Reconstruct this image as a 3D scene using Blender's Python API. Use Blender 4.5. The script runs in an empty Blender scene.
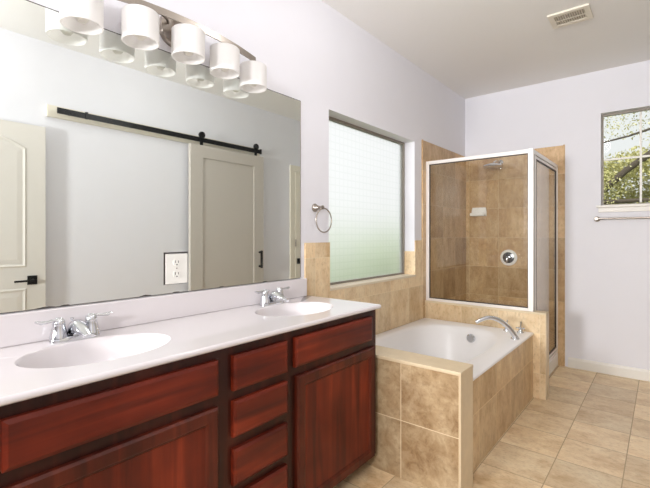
import bpy, bmesh, math, random
from mathutils import Vector, Matrix
random.seed(7)
PI = math.pi
sc = bpy.context.scene
COL = sc.collection

# ---------------------------------------------------------------- camera
cam_d = bpy.data.cameras.new('camera'); cam = bpy.data.objects.new('camera', cam_d); COL.objects.link(cam)
cam_d.sensor_width = 36.0; cam_d.sensor_fit = 'HORIZONTAL'
cam_d.lens = 412.78 / 650 * 36.0
cam_d.shift_y = -9.12 / 650
cam_d.clip_start = 0.02
cam.location = (1.681, 0, 1.2484)
cam.rotation_euler = (PI / 2, 0, math.radians(39.335))
sc.camera = cam
# ---------------------------------------------------------------- exposure
vs = sc.view_settings
vs.view_transform = 'Standard'; vs.look = 'None'; vs.gamma = 1.0; vs.exposure = 0.47; vs.use_curve_mapping = False
# ---------------------------------------------------------------- world
W = bpy.data.worlds.new('sky'); sc.world = W; W.use_nodes = True
wn = W.node_tree; bg = wn.nodes['Background']
bg.inputs[0].default_value = (0.96, 0.975, 0.985, 1); bg.inputs[1].default_value = .88
# ---------------------------------------------------------------- lights
def area(name, loc, rot, sx, sy, power, color):
    d = bpy.data.lights.new(name, 'AREA'); d.shape = 'RECTANGLE'; d.size = sx; d.size_y = sy; d.energy = power; d.color = color
    o = bpy.data.objects.new(name, d); COL.objects.link(o); o.location = loc; o.rotation_euler = rot; return o
def point(name, loc, power, color, r):
    d = bpy.data.lights.new(name, 'POINT'); d.energy = power; d.color = color; d.shadow_soft_size = r
    o = bpy.data.objects.new(name, d); COL.objects.link(o); o.location = loc; return o
sun = bpy.data.lights.new('sun', 'SUN'); sun.energy = 3.0; sun.angle = math.radians(1.5); sun.color = (1, .95, .86)
so = bpy.data.objects.new('sun', sun); COL.objects.link(so); so.rotation_euler = (math.radians(42), 0, math.radians(20))
# added fill lights under the ceiling, out of view (canopies are built further down)
ADDED_FILLS = [(1.66, .30, 4.5), (1.0, 1.80, 7)]
for lx, ly, lp in ADDED_FILLS:
    point('added_ceiling_fill', (lx, ly, 2.56), lp, (0.985, 0.985, 1.0), .10)
# two added spot fills without fixtures behind the camera, brightening the room lengthwise
for lx, lz, tx, tz, lp in ((1.85, 2.2, .75, 1.3, 300), (.30, 1.55, 1.45, 1.9, 400)):
    sp_d = bpy.data.lights.new('added_back_fill', 'SPOT'); sp_d.energy = lp; sp_d.spot_size = math.radians(74); sp_d.spot_blend = .9; sp_d.shadow_soft_size = .28; sp_d.color = (.985, .985, 1.0)
    sp_o = bpy.data.objects.new('added_back_fill', sp_d); COL.objects.link(sp_o); sp_o.location = (lx, -2.70, lz)
    sp_o.rotation_euler = (Vector((tx, 4.2, tz)) - Vector(sp_o.location)).to_track_quat('-Z', 'Y').to_euler()

# ---------------------------------------------------------------- materials
def S(r, g, b):
    f = lambda c: (c / 255 / 12.92) if c / 255 <= 0.04045 else ((c / 255 + 0.055) / 1.055) ** 2.4
    return (f(r), f(g), f(b), 1)
def newmat(name):
    m = bpy.data.materials.new(name); m.use_nodes = True
    nt = m.node_tree; b = nt.nodes['Principled BSDF']; return m, nt, b
def simple(name, col, rough=.5, metal=0, noise=0.0, nscale=40, bump=0, spec=None, coat=0):
    m, nt, b = newmat(name)
    b.inputs['Roughness'].default_value = rough; b.inputs['Metallic'].default_value = metal
    if spec is not None: b.inputs['Specular IOR Level'].default_value = spec
    if coat: b.inputs['Coat Weight'].default_value = coat; b.inputs['Coat Roughness'].default_value = .08
    n = nt.nodes.new('ShaderNodeTexNoise'); n.inputs['Scale'].default_value = nscale; n.inputs['Detail'].default_value = 5
    g = nt.nodes.new('ShaderNodeNewGeometry'); nt.links.new(g.outputs['Position'], n.inputs['Vector'])
    mx = nt.nodes.new('ShaderNodeMix'); mx.data_type = 'RGBA'
    c2 = tuple(c * (1 - noise) for c in col[:3]) + (1,)
    mx.inputs['A'].default_value = col; mx.inputs['B'].default_value = c2
    nt.links.new(n.outputs['Fac'], mx.inputs['Factor']); nt.links.new(mx.outputs['Result'], b.inputs['Base Color'])
    if bump:
        bp = nt.nodes.new('ShaderNodeBump'); bp.inputs['Strength'].default_value = bump; bp.inputs['Distance'].default_value = .002
        nt.links.new(n.outputs['Fac'], bp.inputs['Height']); nt.links.new(bp.outputs['Normal'], b.inputs['Normal'])
    return m
def mathn(nt, op, a, b=None, c=None):
    n = nt.nodes.new('ShaderNodeMath'); n.operation = op
    for i, v in enumerate((a, b, c)):
        if v is None: continue
        if isinstance(v, (int, float)): n.inputs[i].default_value = v
        else: nt.links.new(v, n.inputs[i])
    return n.outputs[0]
def ramp(nt, fac, stops):
    r = nt.nodes.new('ShaderNodeValToRGB'); el = r.color_ramp.elements
    el[0].position = stops[0][0]; el[0].color = stops[0][1]; el[1].position = stops[-1][0]; el[1].color = stops[-1][1]
    for p, c in stops[1:-1]:
        e = el.new(p); e.color = c
    nt.links.new(fac, r.inputs[0]); return r.outputs['Color']
def mixc(nt, fac, a, b, mode='MIX'):
    mx = nt.nodes.new('ShaderNodeMix'); mx.data_type = 'RGBA'; mx.blend_type = mode
    for k, v in (('Factor', fac), ('A', a), ('B', b)):
        if isinstance(v, (int, float, tuple)): mx.inputs[k].default_value = v
        else: nt.links.new(v, mx.inputs[k])
    return mx.outputs['Result']
def travertine(name, axes, size, off, light, mid, dark, grout, gw=.004, scale=3.0, stretch=None, rough=.35, contrast=1.0, blotch=.5):
    """stone tiles on the world plane given by axes, with grout and per-tile pattern offset"""
    m, nt, b = newmat(name)
    g = nt.nodes.new('ShaderNodeNewGeometry'); sp = nt.nodes.new('ShaderNodeSeparateXYZ'); nt.links.new(g.outputs['Position'], sp.inputs[0])
    ids = []; masks = []
    for i, ax in enumerate(axes):
        v = mathn(nt, 'DIVIDE', mathn(nt, 'SUBTRACT', sp.outputs['XYZ'.index(ax)], off[i]), size[i])
        ids.append(mathn(nt, 'FLOOR', v))
        fr = mathn(nt, 'FRACT', v)
        d = mathn(nt, 'MINIMUM', fr, mathn(nt, 'SUBTRACT', 1.0, fr))
        masks.append(mathn(nt, 'LESS_THAN', d, gw / 2 / size[i]))
    gm = mathn(nt, 'MAXIMUM', masks[0], masks[1])
    cb = nt.nodes.new('ShaderNodeCombineXYZ'); nt.links.new(ids[0], cb.inputs[0]); nt.links.new(ids[1], cb.inputs[1])
    wnz = nt.nodes.new('ShaderNodeTexWhiteNoise'); nt.links.new(cb.outputs[0], wnz.inputs['Vector'])
    va = nt.nodes.new('ShaderNodeVectorMath'); va.operation = 'MULTIPLY_ADD'
    nt.links.new(wnz.outputs['Color'], va.inputs[0]); va.inputs[1].default_value = (7, 7, 7); nt.links.new(g.outputs['Position'], va.inputs[2])
    st = nt.nodes.new('ShaderNodeMapping'); nt.links.new(va.outputs[0], st.inputs[0])
    st.inputs['Scale'].default_value = stretch or (1, 1, 1)
    n1 = nt.nodes.new('ShaderNodeTexNoise'); n1.inputs['Scale'].default_value = scale; n1.inputs['Detail'].default_value = 8; n1.inputs['Roughness'].default_value = .62; n1.inputs['Distortion'].default_value = .35
    n2 = nt.nodes.new('ShaderNodeTexNoise'); n2.inputs['Scale'].default_value = scale * 4.5; n2.inputs['Detail'].default_value = 6; n2.inputs['Roughness'].default_value = .7; n2.inputs['Distortion'].default_value = .5
    nt.links.new(st.outputs[0], n1.inputs[0]); nt.links.new(st.outputs[0], n2.inputs[0])
    c = .16 / contrast
    c1 = ramp(nt, n1.outputs['Fac'], [(.5 - c, dark), (.5, mid), (.5 + c, light)])
    c2 = ramp(nt, n2.outputs['Fac'], [(.36, dark), (.5, mid), (.62, light)])
    cc = mixc(nt, blotch * .6, c1, c2)
    n3 = nt.nodes.new('ShaderNodeTexNoise'); n3.inputs['Scale'].default_value = scale * 16; n3.inputs['Detail'].default_value = 6; n3.inputs['Roughness'].default_value = .75; nt.links.new(st.outputs[0], n3.inputs[0])
    cc = mixc(nt, .55, cc, ramp(nt, n3.outputs['Fac'], [(.34, S(200, 190, 176)), (.48, S(250, 248, 245)), (.58, S(255, 255, 255))]), 'MULTIPLY')
    n4 = nt.nodes.new('ShaderNodeTexNoise'); n4.inputs['Scale'].default_value = scale * 1.7; n4.inputs['Detail'].default_value = 7; n4.inputs['Roughness'].default_value = .6; nt.links.new(va.outputs[0], n4.inputs[0])
    cc = mixc(nt, ramp(nt, n4.outputs['Fac'], [(.52, (0, 0, 0, 1)), (.66, (.38, .38, .38, 1))]), cc, mixc(nt, 1.0, cc, S(206, 178, 140), 'MULTIPLY'))
    # per tile brightness
    tv = mathn(nt, 'MULTIPLY_ADD', wnz.outputs['Value'], .26, .86)
    cv = nt.nodes.new('ShaderNodeCombineXYZ')
    for i in range(3): nt.links.new(tv, cv.inputs[i])
    cc = mixc(nt, 1.0, cc, cv.outputs[0], 'MULTIPLY')
    cc = mixc(nt, gm, cc, grout)
    nt.links.new(cc, b.inputs['Base Color'])
    rr = mathn(nt, 'MULTIPLY_ADD', gm, .45, rough); nt.links.new(rr, b.inputs['Roughness'])
    b.inputs['Specular IOR Level'].default_value = .4
    hh = mathn(nt, 'SUBTRACT', mathn(nt, 'MULTIPLY', n2.outputs['Fac'], .12), gm)
    bp = nt.nodes.new('ShaderNodeBump'); bp.inputs['Strength'].default_value = .35; bp.inputs['Distance'].default_value = .002
    nt.links.new(hh, bp.inputs['Height']); nt.links.new(bp.outputs[0], b.inputs['Normal'])
    return m
def wood(name, c1, c2, c3, along):
    m, nt, b = newmat(name)
    tc = nt.nodes.new('ShaderNodeNewGeometry'); mp = nt.nodes.new('ShaderNodeMapping'); nt.links.new(tc.outputs['Position'], mp.inputs[0])
    s = {'y': (18, 1.3, 18), 'z': (18, 18, 1.3)}[along]; mp.inputs['Scale'].default_value = s
    n = nt.nodes.new('ShaderNodeTexNoise'); n.inputs['Scale'].default_value = 1.0; n.inputs['Detail'].default_value = 7; n.inputs['Distortion'].default_value = .6
    nt.links.new(mp.outputs[0], n.inputs[0])
    n2 = nt.nodes.new('ShaderNodeTexNoise'); n2.inputs['Scale'].default_value = 3.5; n2.inputs['Detail'].default_value = 3; nt.links.new(tc.outputs['Position'], n2.inputs[0])
    a = ramp(nt, n.outputs['Fac'], [(.3, c1), (.52, c2), (.7, c3)])
    d = ramp(nt, n2.outputs['Fac'], [(.35, S(195, 185, 180)), (.7, S(255, 255, 255))])
    nt.links.new(mixc(nt, 1.0, a, d, 'MULTIPLY'), b.inputs['Base Color'])
    b.inputs['Roughness'].default_value = .36; b.inputs['Specular IOR Level'].default_value = .28
    b.inputs['Coat Weight'].default_value = .06; b.inputs['Coat Roughness'].default_value = .25
    return m
M = {}
M['wall'] = simple('painted_wall', S(236, 235, 240), .75, noise=.03, nscale=6, bump=.06)
M['ceiling'] = simple('painted_ceiling', S(245, 243, 240), .85, noise=.02, nscale=90, bump=.15)
M['trimpaint'] = simple('white_trim_paint', S(238, 234, 226), .4, noise=.02)
M['doorpaint'] = simple('warm_white_door_paint', S(226, 221, 213), .45, noise=.02)
M['barnpaint'] = simple('greige_door_paint', S(200, 193, 184), .5, noise=.03)
M['boardpaint'] = simple('cream_board_paint', S(235, 228, 212), .5, noise=.02)
M['black'] = simple('matte_black_metal', S(28, 28, 30), .45, .3, noise=.2)
M['chrome'] = simple('chrome', S(222, 224, 228), .09, 1, noise=.05)
M['darkchrome'] = simple('dark_chrome', S(120, 122, 126), .18, 1, noise=.2)
M['nickel'] = simple('brushed_nickel', S(172, 163, 154), .32, 1, noise=.1, nscale=120)
M['aluminium'] = simple('pale_satin_aluminium', S(236, 230, 224), .38, .35, noise=.04)
M['darkmetal'] = simple('dark_seal', S(70, 62, 55), .5, .2, noise=.1)
M['winframe'] = simple('grey_brown_window_frame', S(150, 142, 132), .5, .2, noise=.08)
M['marble'] = simple('cultured_marble', S(225, 219, 220), .12, noise=.035, nscale=3, spec=.5, coat=.3)
M['acrylic'] = simple('white_acrylic', S(247, 244, 242), .32, noise=.01, spec=.5)
M['ceramic'] = simple('white_ceramic', S(250, 249, 246), .2, noise=.02)
M['plastic'] = simple('ivory_plastic', S(238, 236, 228), .4, noise=.02)
M['ventmetal'] = simple('almond_vent_paint', S(236, 228, 212), .5, noise=.03)
M['ventdark'] = simple('vent_shadow_duct', S(165, 152, 134), .8, noise=.1)
M['shade'] = simple('white_opal_glass', S(250, 249, 248), .28, noise=.01)
_m = M['shade']; _nt = _m.node_tree; _b = _nt.nodes['Principled BSDF']; _o = _nt.nodes['Material Output']
_t = _nt.nodes.new('ShaderNodeBsdfTranslucent'); _t.inputs[0].default_value = S(250, 247, 244); _x = _nt.nodes.new('ShaderNodeMixShader'); _x.inputs[0].default_value = .4
_nt.links.new(_b.outputs[0], _x.inputs[1]); _nt.links.new(_t.outputs[0], _x.inputs[2]); _nt.links.new(_x.outputs[0], _o.inputs[0])
M['caulk'] = simple('caulk', S(228, 214, 190), .6, noise=.05)
M['bullnose'] = simple('bullnose_stone', S(226, 206, 172), .4, noise=.16, nscale=22)
M['ground'] = simple('grass_ground', S(120, 135, 80), .9, noise=.4, nscale=5)
M['stain'] = simple('desilvered_mirror_edge', S(84, 80, 76), .6, noise=.3, nscale=60)
CH_D, CH_M, CH_L = S(80, 26, 15), S(120, 41, 22), S(150, 58, 32)
M['wood_y'] = wood('cherry_wood_horizontal', CH_D, CH_M, CH_L, 'y')
M['wood_z'] = wood('cherry_wood_vertical', CH_D, CH_M, CH_L, 'z')
M['wood_frame_shaded'] = wood('cherry_wood_frame_shaded', S(48, 19, 13), S(68, 27, 18), S(88, 38, 25), 'z')  # darkened to paint in the shadow gaps around drawers and doors
M['wood_dark'] = simple('toe_kick_wood', S(52, 22, 16), .6, noise=.3)
GR = S(206, 184, 150)
M['floor'] = travertine('floor_travertine', 'XY', (.3045, .3048), (.912, 2.6), S(244, 226, 192), S(235, 210, 172), S(212, 180, 136), S(184, 160, 128), gw=.005, scale=2.6, stretch=(1, 1.8, 1), contrast=1.0, blotch=.55)
M['tile_x'] = travertine('wall_travertine_side', 'YZ', (.3048, .3048), (2.86, .80), S(244, 224, 190), S(236, 210, 170), S(218, 184, 138), S(236, 216, 182), gw=.003, scale=2.4, stretch=(1, 1.7, .8), contrast=.9, blotch=.5)
M['tile_y'] = travertine('wall_travertine_front', 'XZ', (.3048, .3048), (.04, .80), S(244, 224, 190), S(236, 210, 170), S(218, 184, 138), S(236, 216, 182), gw=.003, scale=2.4, stretch=(1.7, 1, .8), contrast=.9, blotch=.5)
M['tile_apron'] = travertine('apron_travertine', 'YZ', (.3048, .3048), (2.575, .295), S(238, 216, 178), S(222, 192, 148), S(190, 154, 108), S(236, 214, 176), gw=.004, scale=2.4, stretch=(1, 1.4, .8), contrast=1.0, blotch=.6)
M['tile_knee_shaded'] = travertine('knee_wall_travertine_shaded', 'XZ', (.3048, .3048), (.640, .297), S(212, 190, 156), S(184, 158, 122), S(144, 114, 80), S(222, 202, 168), gw=.004, scale=2.6, contrast=1.2, blotch=.8)  # darker tones of the stone; weaker light on this face is painted in
M['shower_x'] = travertine('shower_travertine_side', 'YZ', (.3048, .3048), (3.56, .915), S(224, 196, 156), S(204, 170, 126), S(174, 138, 96), S(216, 194, 160), gw=.003, scale=2.4, stretch=(1, 1.5, .8), contrast=.9, blotch=.6)
M['shower_y'] = travertine('shower_travertine_end', 'XZ', (.3048, .3048), (.05, .915), S(224, 196, 156), S(204, 170, 126), S(174, 138, 96), S(216, 194, 160), gw=.003, scale=2.4, stretch=(1.5, 1, .8), contrast=.9, blotch=.6)
# mirror
m, nt, b = newmat('mirror_silver'); b.inputs['Metallic'].default_value = 1; b.inputs['Roughness'].default_value = .012
nz = nt.nodes.new('ShaderNodeTexNoise'); nz.inputs['Scale'].default_value = 2
nt.links.new(mixc(nt, nz.outputs['Fac'], S(240, 244, 240), S(238, 243, 238)), b.inputs['Base Color']); M['mirror'] = m
# clear glass: see-through with a real surface reflection
def clearglass(name, tint, ior, mult):
    m = bpy.data.materials.new(name); m.use_nodes = True; nt = m.node_tree; nt.nodes.clear()
    out = nt.nodes.new('ShaderNodeOutputMaterial'); tr = nt.nodes.new('ShaderNodeBsdfTransparent'); gl = nt.nodes.new('ShaderNodeBsdfGlossy')
    fr = nt.nodes.new('ShaderNodeLayerWeight'); fr.inputs[0].default_value = .5; mx = nt.nodes.new('ShaderNodeMixShader')
    nz = nt.nodes.new('ShaderNodeTexNoise'); nz.inputs['Scale'].default_value = 3
    nt.links.new(mixc(nt, nz.outputs['Fac'], tint, tuple(c * .985 for c in tint[:3]) + (1,)), tr.inputs[0])
    gl.inputs['Roughness'].default_value = .01; 
    fac = mathn(nt, 'MULTIPLY', mathn(nt, 'MULTIPLY_ADD', mathn(nt, 'POWER', fr.outputs['Facing'], 5.0), .90, .045), mult)
    nt.links.new(fac, mx.inputs[0]); nt.links.new(tr.outputs[0], mx.inputs[1]); nt.links.new(gl.outputs[0], mx.inputs[2]); nt.links.new(mx.outputs[0], out.inputs[0])
    return m
M['glass'] = clearglass('shower_glass', (.965, .965, .945, 1), 1.45, 1.0)
M['winglass'] = clearglass('clear_window_glass', (.86, .87, .86, 1), 1.45, .12)
# frosted block-pattern glass
m = bpy.data.materials.new('frosted_block_glass'); m.use_nodes = True; nt = m.node_tree; nt.nodes.clear()
out = nt.nodes.new('ShaderNodeOutputMaterial'); rf = nt.nodes.new('ShaderNodeBsdfRefraction'); tl = nt.nodes.new('ShaderNodeBsdfTranslucent'); mx = nt.nodes.new('ShaderNodeMixShader')
gl = nt.nodes.new('ShaderNodeBsdfGlossy'); mx2 = nt.nodes.new('ShaderNodeMixShader')
rf.inputs['Roughness'].default_value = .6; rf.inputs['IOR'].default_value = 1.1; gl.inputs['Roughness'].default_value = .25
g = nt.nodes.new('ShaderNodeNewGeometry'); sp = nt.nodes.new('ShaderNodeSeparateXYZ'); nt.links.new(g.outputs['Position'], sp.inputs[0])
cells = []
for a in (1, 2):
    f = mathn(nt, 'FRACT', mathn(nt, 'MULTIPLY', sp.outputs[a], 20.0)); f = mathn(nt, 'ABSOLUTE', mathn(nt, 'SUBTRACT', f, .5)); cells.append(f)
h = mathn(nt, 'MAXIMUM', cells[0], cells[1])
line = mathn(nt, 'GREATER_THAN', h, .41)
colr = mixc(nt, mathn(nt, 'MULTIPLY', line, .35), (1, 1, 1, 1), (.88, .9, .88, 1))
for n_ in (rf, tl): nt.links.new(colr, n_.inputs['Color'])
bp = nt.nodes.new('ShaderNodeBump'); bp.inputs['Strength'].default_value = .5; bp.inputs['Distance'].default_value = .003
nt.links.new(h, bp.inputs['Height']); nt.links.new(bp.outputs[0], rf.inputs['Normal']); nt.links.new(bp.outputs[0], gl.inputs['Normal'])
mx.inputs[0].default_value = .12
nt.links.new(rf.outputs[0], mx.inputs[1]); nt.links.new(tl.outputs[0], mx.inputs[2])
mx2.inputs[0].default_value = .04; nt.links.new(mx.outputs[0], mx2.inputs[1]); nt.links.new(gl.outputs[0], mx2.inputs[2])
nt.links.new(mx2.outputs[0], out.inputs[0]); M['frosted'] = m
# leaves / bark
def leafmat(name, c1, c2, c3):
    m, nt, b = newmat(name)
    g = nt.nodes.new('ShaderNodeNewGeometry'); n = nt.nodes.new('ShaderNodeTexNoise'); n.inputs['Scale'].default_value = 2.2; n.inputs['Detail'].default_value = 8; n.inputs['Roughness'].default_value = .8
    nt.links.new(g.outputs['Position'], n.inputs[0]); nt.links.new(ramp(nt, n.outputs['Fac'], [(.34, c1), (.5, c2), (.64, c3)]), b.inputs['Base Color'])
    b.inputs['Roughness'].default_value = .6; return m
M['leaf'] = leafmat('oak_leaf', S(142, 140, 84), S(200, 196, 132), S(242, 238, 196))
M['hedge'] = leafmat('hedge_leaf', S(150, 172, 140), S(184, 200, 170), S(214, 224, 200))
M['bark'] = simple('grey_bark', S(104, 94, 84), .9, noise=.4, nscale=20, bump=.6)

# ---------------------------------------------------------------- mesh helpers
class MB:
    def __init__(s): s.bm = bmesh.new()
    def box(s, a, b, bevel=0, seg=2):
        lo = [min(a[i], b[i]) for i in range(3)]; hi = [max(a[i], b[i]) for i in range(3)]
        r = bmesh.ops.create_cube(s.bm, size=1.0); vs_ = r['verts']
        for v in vs_:
            v.co = Vector([lo[i] + (v.co[i] + .5) * (hi[i] - lo[i]) for i in range(3)])
        if bevel:
            es = list({e for v in vs_ for e in v.link_edges})
            bmesh.ops.bevel(s.bm, geom=es, offset=bevel, segments=seg, affect='EDGES', profile=.6)
        return s
    def cyl(s, p0, p1, r0, r1=None, n=24, caps=True):
        return s.tube([p0, p1], [r0, r0 if r1 is None else r1], n, caps)
    def tube(s, pts, rad, n=12, caps=True, flat=None):
        pts = [Vector(p) for p in pts]
        if isinstance(rad, (int, float)): rad = [rad] * len(pts)
        rings = []; up = None
        for i, p in enumerate(pts):
            t = (pts[min(i + 1, len(pts) - 1)] - pts[max(i - 1, 0)]).normalized()
            if up is None:
                up = Vector((0, 0, 1)) if abs(t.z) < .9 else Vector((1, 0, 0))
            u = t.cross(up).normalized(); w = u.cross(t).normalized(); up = w
            k = flat or 1.0
            rings.append([s.bm.verts.new(p + (u * math.cos(2 * PI * j / n) + w * math.sin(2 * PI * j / n) * k) * rad[i]) for j in range(n)])
        for a, b in zip(rings, rings[1:]):
            for j in range(n): s.bm.faces.new((a[j], a[(j + 1) % n], b[(j + 1) % n], b[j]))
        if caps: s.bm.faces.new(rings[0][::-1]); s.bm.faces.new(rings[-1])
        return s
    def lathe(s, c, prof, axis='z', n=32, close=False):
        """prof: (radius, offset) along axis from c"""
        c = Vector(c); A = {'x': (Vector((0, 1, 0)), Vector((0, 0, 1)), Vector((1, 0, 0))), 'y': (Vector((1, 0, 0)), Vector((0, 0, 1)), Vector((0, 1, 0))), 'z': (Vector((1, 0, 0)), Vector((0, 1, 0)), Vector((0, 0, 1)))}[axis]
        rings = []
        for r, h in prof:
            if r < 1e-6: rings.append([s.bm.verts.new(c + A[2] * h)])
            else: rings.append([s.bm.verts.new(c + (A[0] * math.cos(2 * PI * j / n) + A[1] * math.sin(2 * PI * j / n)) * r + A[2] * h) for j in range(n)])
        for a, b in zip(rings, rings[1:]):
            for j in range(n):
                k = (j + 1) % n
                if len(a) == 1 and len(b) > 1: s.bm.faces.new((a[0], b[k], b[j]))
                elif len(b) == 1 and len(a) > 1: s.bm.faces.new((a[j], a[k], b[0]))
                elif len(a) > 1: s.bm.faces.new((a[j], a[k], b[k], b[j]))
        if len(rings[0]) > 1 and close: s.bm.faces.new(rings[0][::-1])
        if len(rings[-1]) > 1 and close: s.bm.faces.new(rings[-1])
        return s
    def torus(s, c, R, r, axis='x', n=48, m=10):
        c = Vector(c); A = {'x': (Vector((0, 1, 0)), Vector((0, 0, 1)), Vector((1, 0, 0))), 'y': (Vector((1, 0, 0)), Vector((0, 0, 1)), Vector((0, 1, 0)))}[axis]
        rings = []
        for i in range(n):
            t = 2 * PI * i / n; d = A[0] * math.cos(t) + A[1] * math.sin(t)
            rings.append([s.bm.verts.new(c + d * (R + r * math.cos(2 * PI * j / m)) + A[2] * r * math.sin(2 * PI * j / m)) for j in range(m)])
        for i in range(n):
            a, b = rings[i], rings[(i + 1) % n]
            for j in range(m): s.bm.faces.new((a[j], b[j], b[(j + 1) % m], a[(j + 1) % m]))
        return s
    def prism(s, poly, axis, a, b):
        """poly: 2-D outline in the two other axes (in xyz order), extruded from a to b"""
        def P(p, h):
            if axis == 'x': return (h, p[0], p[1])
            if axis == 'y': return (p[0], h, p[1])
            return (p[0], p[1], h)
        A = [s.bm.verts.new(P(p, a)) for p in poly]; B = [s.bm.verts.new(P(p, b)) for p in poly]
        s.bm.faces.new(A[::-1]); s.bm.faces.new(B)
        for i in range(len(poly)):
            k = (i + 1) % len(poly); s.bm.faces.new((A[i], A[k], B[k], B[i]))
        return s
    def slab_holes(s, axis, a, b, u0, u1, v0, v1, holes):
        """a plate between a and b on the axis, spanning u,v, with rectangular holes (u0,u1,v0,v1)"""
        us = sorted({u0, u1} | {h[i] for h in holes for i in (0, 1)}); vs_ = sorted({v0, v1} | {h[i] for h in holes for i in (2, 3)})
        vt = {}
        def V(i, j, k):
            if (i, j, k) not in vt:
                h = (a, b)[k]; u, v = us[i], vs_[j]
                vt[(i, j, k)] = s.bm.verts.new({'x': (h, u, v), 'y': (u, h, v), 'z': (u, v, h)}[axis])
            return vt[(i, j, k)]
        def solid(i, j):
            if i < 0 or j < 0 or i >= len(us) - 1 or j >= len(vs_) - 1: return False
            cu, cv = (us[i] + us[i + 1]) / 2, (vs_[j] + vs_[j + 1]) / 2
            return not any(h[0] < cu < h[1] and h[2] < cv < h[3] for h in holes)
        for i in range(len(us) - 1):
            for j in range(len(vs_) - 1):
                if not solid(i, j): continue
                s.bm.faces.new((V(i, j, 0), V(i + 1, j, 0), V(i + 1, j + 1, 0), V(i, j + 1, 0)))
                s.bm.faces.new((V(i, j, 1), V(i, j + 1, 1), V(i + 1, j + 1, 1), V(i + 1, j, 1)))
                for (di, dj, p, q) in ((-1, 0, (i, j), (i, j + 1)), (1, 0, (i + 1, j), (i + 1, j + 1)), (0, -1, (i, j), (i + 1, j)), (0, 1, (i, j + 1), (i + 1, j + 1))):
                    if not solid(i + di, j + dj):
                        s.bm.faces.new((V(*p, 0), V(*q, 0), V(*q, 1), V(*p, 1)))
        return s
    def build(s, name, mat, parent=None, smooth=False, angle=40):
        bmesh.ops.recalc_face_normals(s.bm, faces=s.bm.faces[:])
        me = bpy.data.meshes.new(name); s.bm.to_mesh(me); s.bm.free()
        me.materials.append(M[mat] if isinstance(mat, str) else mat)
        if smooth:
            for p in me.polygons: p.use_smooth = True
            me.set_sharp_from_angle(angle=math.radians(angle))
        o = bpy.data.objects.new(name, me); COL.objects.link(o)
        if parent:
            o.parent = parent
            rx, ry, rz = 0, 0, 0; p = parent
            off = Vector((0, 0, 0))
            while p: off += p.location; p = p.parent
            o.location = -off if True else o.location
        return o
def recenter(o, base):
    """put the origin of a world-coordinate mesh at base"""
    o.data.transform(Matrix.Translation(-Vector(base))); o.location = base; return o
def tag(o, label, cat, group=None, kind=None):
    o['label'] = label; o['category'] = cat
    if group: o['group'] = group
    if kind: o['kind'] = kind
    return o
def thing(name, loc, label, cat, group=None, kind=None):
    o = bpy.data.objects.new(name, None); o.empty_display_size = .05; COL.objects.link(o); o.location = loc
    return tag(o, label, cat, group, kind)
def structure(o, label, cat): return tag(o, label, cat, kind='structure')
def copy_tree(o, parent=None):
    c = o.copy(); COL.objects.link(c); c.parent = parent
    for ch in list(o.children): copy_tree(ch, c)
    return c

# ================================================================ THE ROOM
YF, XR, YB, H = 4.479, 2.02, -3.2, 2.74
CT = .881                                                       # countertop height
W1 = (2.09, 3.285, .90, 2.065)                                  # frosted window opening (y,y,z,z)
W2 = (1.243, 1.815, 1.515, 2.350)                               # far window opening (x,x,z,z)
structure(MB().box((-.15, YB - .1, -.1), (XR + .1, YF + .15, 0)).build('floor', 'floor'), 'beige travertine tile floor with thin grey-brown grout lines', 'floor')
structure(MB().box((-.15, YB - .1, H), (XR + .1, YF + .15, H + .1)).build('ceiling', 'ceiling'), 'smooth flat off-white ceiling above the whole bathroom', 'ceiling')
structure(MB().slab_holes('x', -.15, 0, YB, YF, 0, H, [W1]).build('wall_left', 'wall'), 'pale lavender-white wall behind the mirror and around the frosted window', 'wall')
structure(MB().slab_holes('y', YF, YF + .15, -.15, XR + .1, 0, H, [W2]).build('wall_far', 'wall'), 'pale lavender-white far wall behind the shower with the small window', 'wall')
structure(MB().box((XR, YB, 0), (XR + .1, YF, H)).build('wall_right', 'wall'), 'plain white wall reflected in the mirror behind the barn door', 'wall')
structure(MB().slab_holes('y', YB - .1, YB, -.15, XR + .1, 0, H, []).build('wall_back', 'wall'), 'plain white wall behind the camera', 'wall')
# baseboards
def base_prof(d0, sgn):
    return [(d0, 0), (d0 + sgn * .014, 0), (d0 + sgn * .014, .075), (d0 + sgn * .008, .092), (d0, .095)]
bb = MB(); pr = base_prof(YF, -1)
bb.prism(pr, 'x', .985, XR)
structure(bb.build('baseboard_far', 'trimpaint'), 'white baseboard along the far wall right of the shower', 'baseboard')
bb = MB(); bb.prism(base_prof(XR, -1), 'y', 1.12, 3.70)
structure(bb.build('baseboard_right', 'trimpaint'), 'white baseboard along the wall under the barn door', 'baseboard')

# wall tiling (thin slabs set on the plaster)
T = .010
tw = MB()
tw.slab_holes('x', 0, T, 1.853, 3.43, .49, 1.105, [(2.09, 3.285, .90, 1.2)])
structure(tw.build('wall_left_wainscot', 'tile_x'), 'low band of beige stone tiles on the wall around the bottom of the frosted window', 'wall tile')
sl = MB(); sl.box((-.105, 2.09, .885), (.014, 3.285, .902), .002)
structure(sl.build('trim_1', 'caulk'), 'pale stone sill along the bottom of the frosted window', 'window sill')
rv = MB(); rv.box((-.10, 3.279, .902), (T, 3.2855, 1.105))
structure(rv.build('trim_2', 'tile_x'), 'beige tile lining the lower right reveal of the frosted window', 'wall tile')
ts = MB(); ts.box((0, 3.43, 0), (T + .002, YF, 2.10)); ts.box((0, 3.418, 1.105), (T + .004, 3.432, 2.106), .003)
structure(ts.build('wall_left_shower_tile', 'shower_x'), 'tall beige stone tiling on the left wall inside the shower', 'shower tile')
ts = MB(); ts.box((T, YF - T, 0), (.945, YF, 2.10)); ts.box((.945, YF - T - .003, 0), (.959, YF, 2.106), .003)
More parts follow.
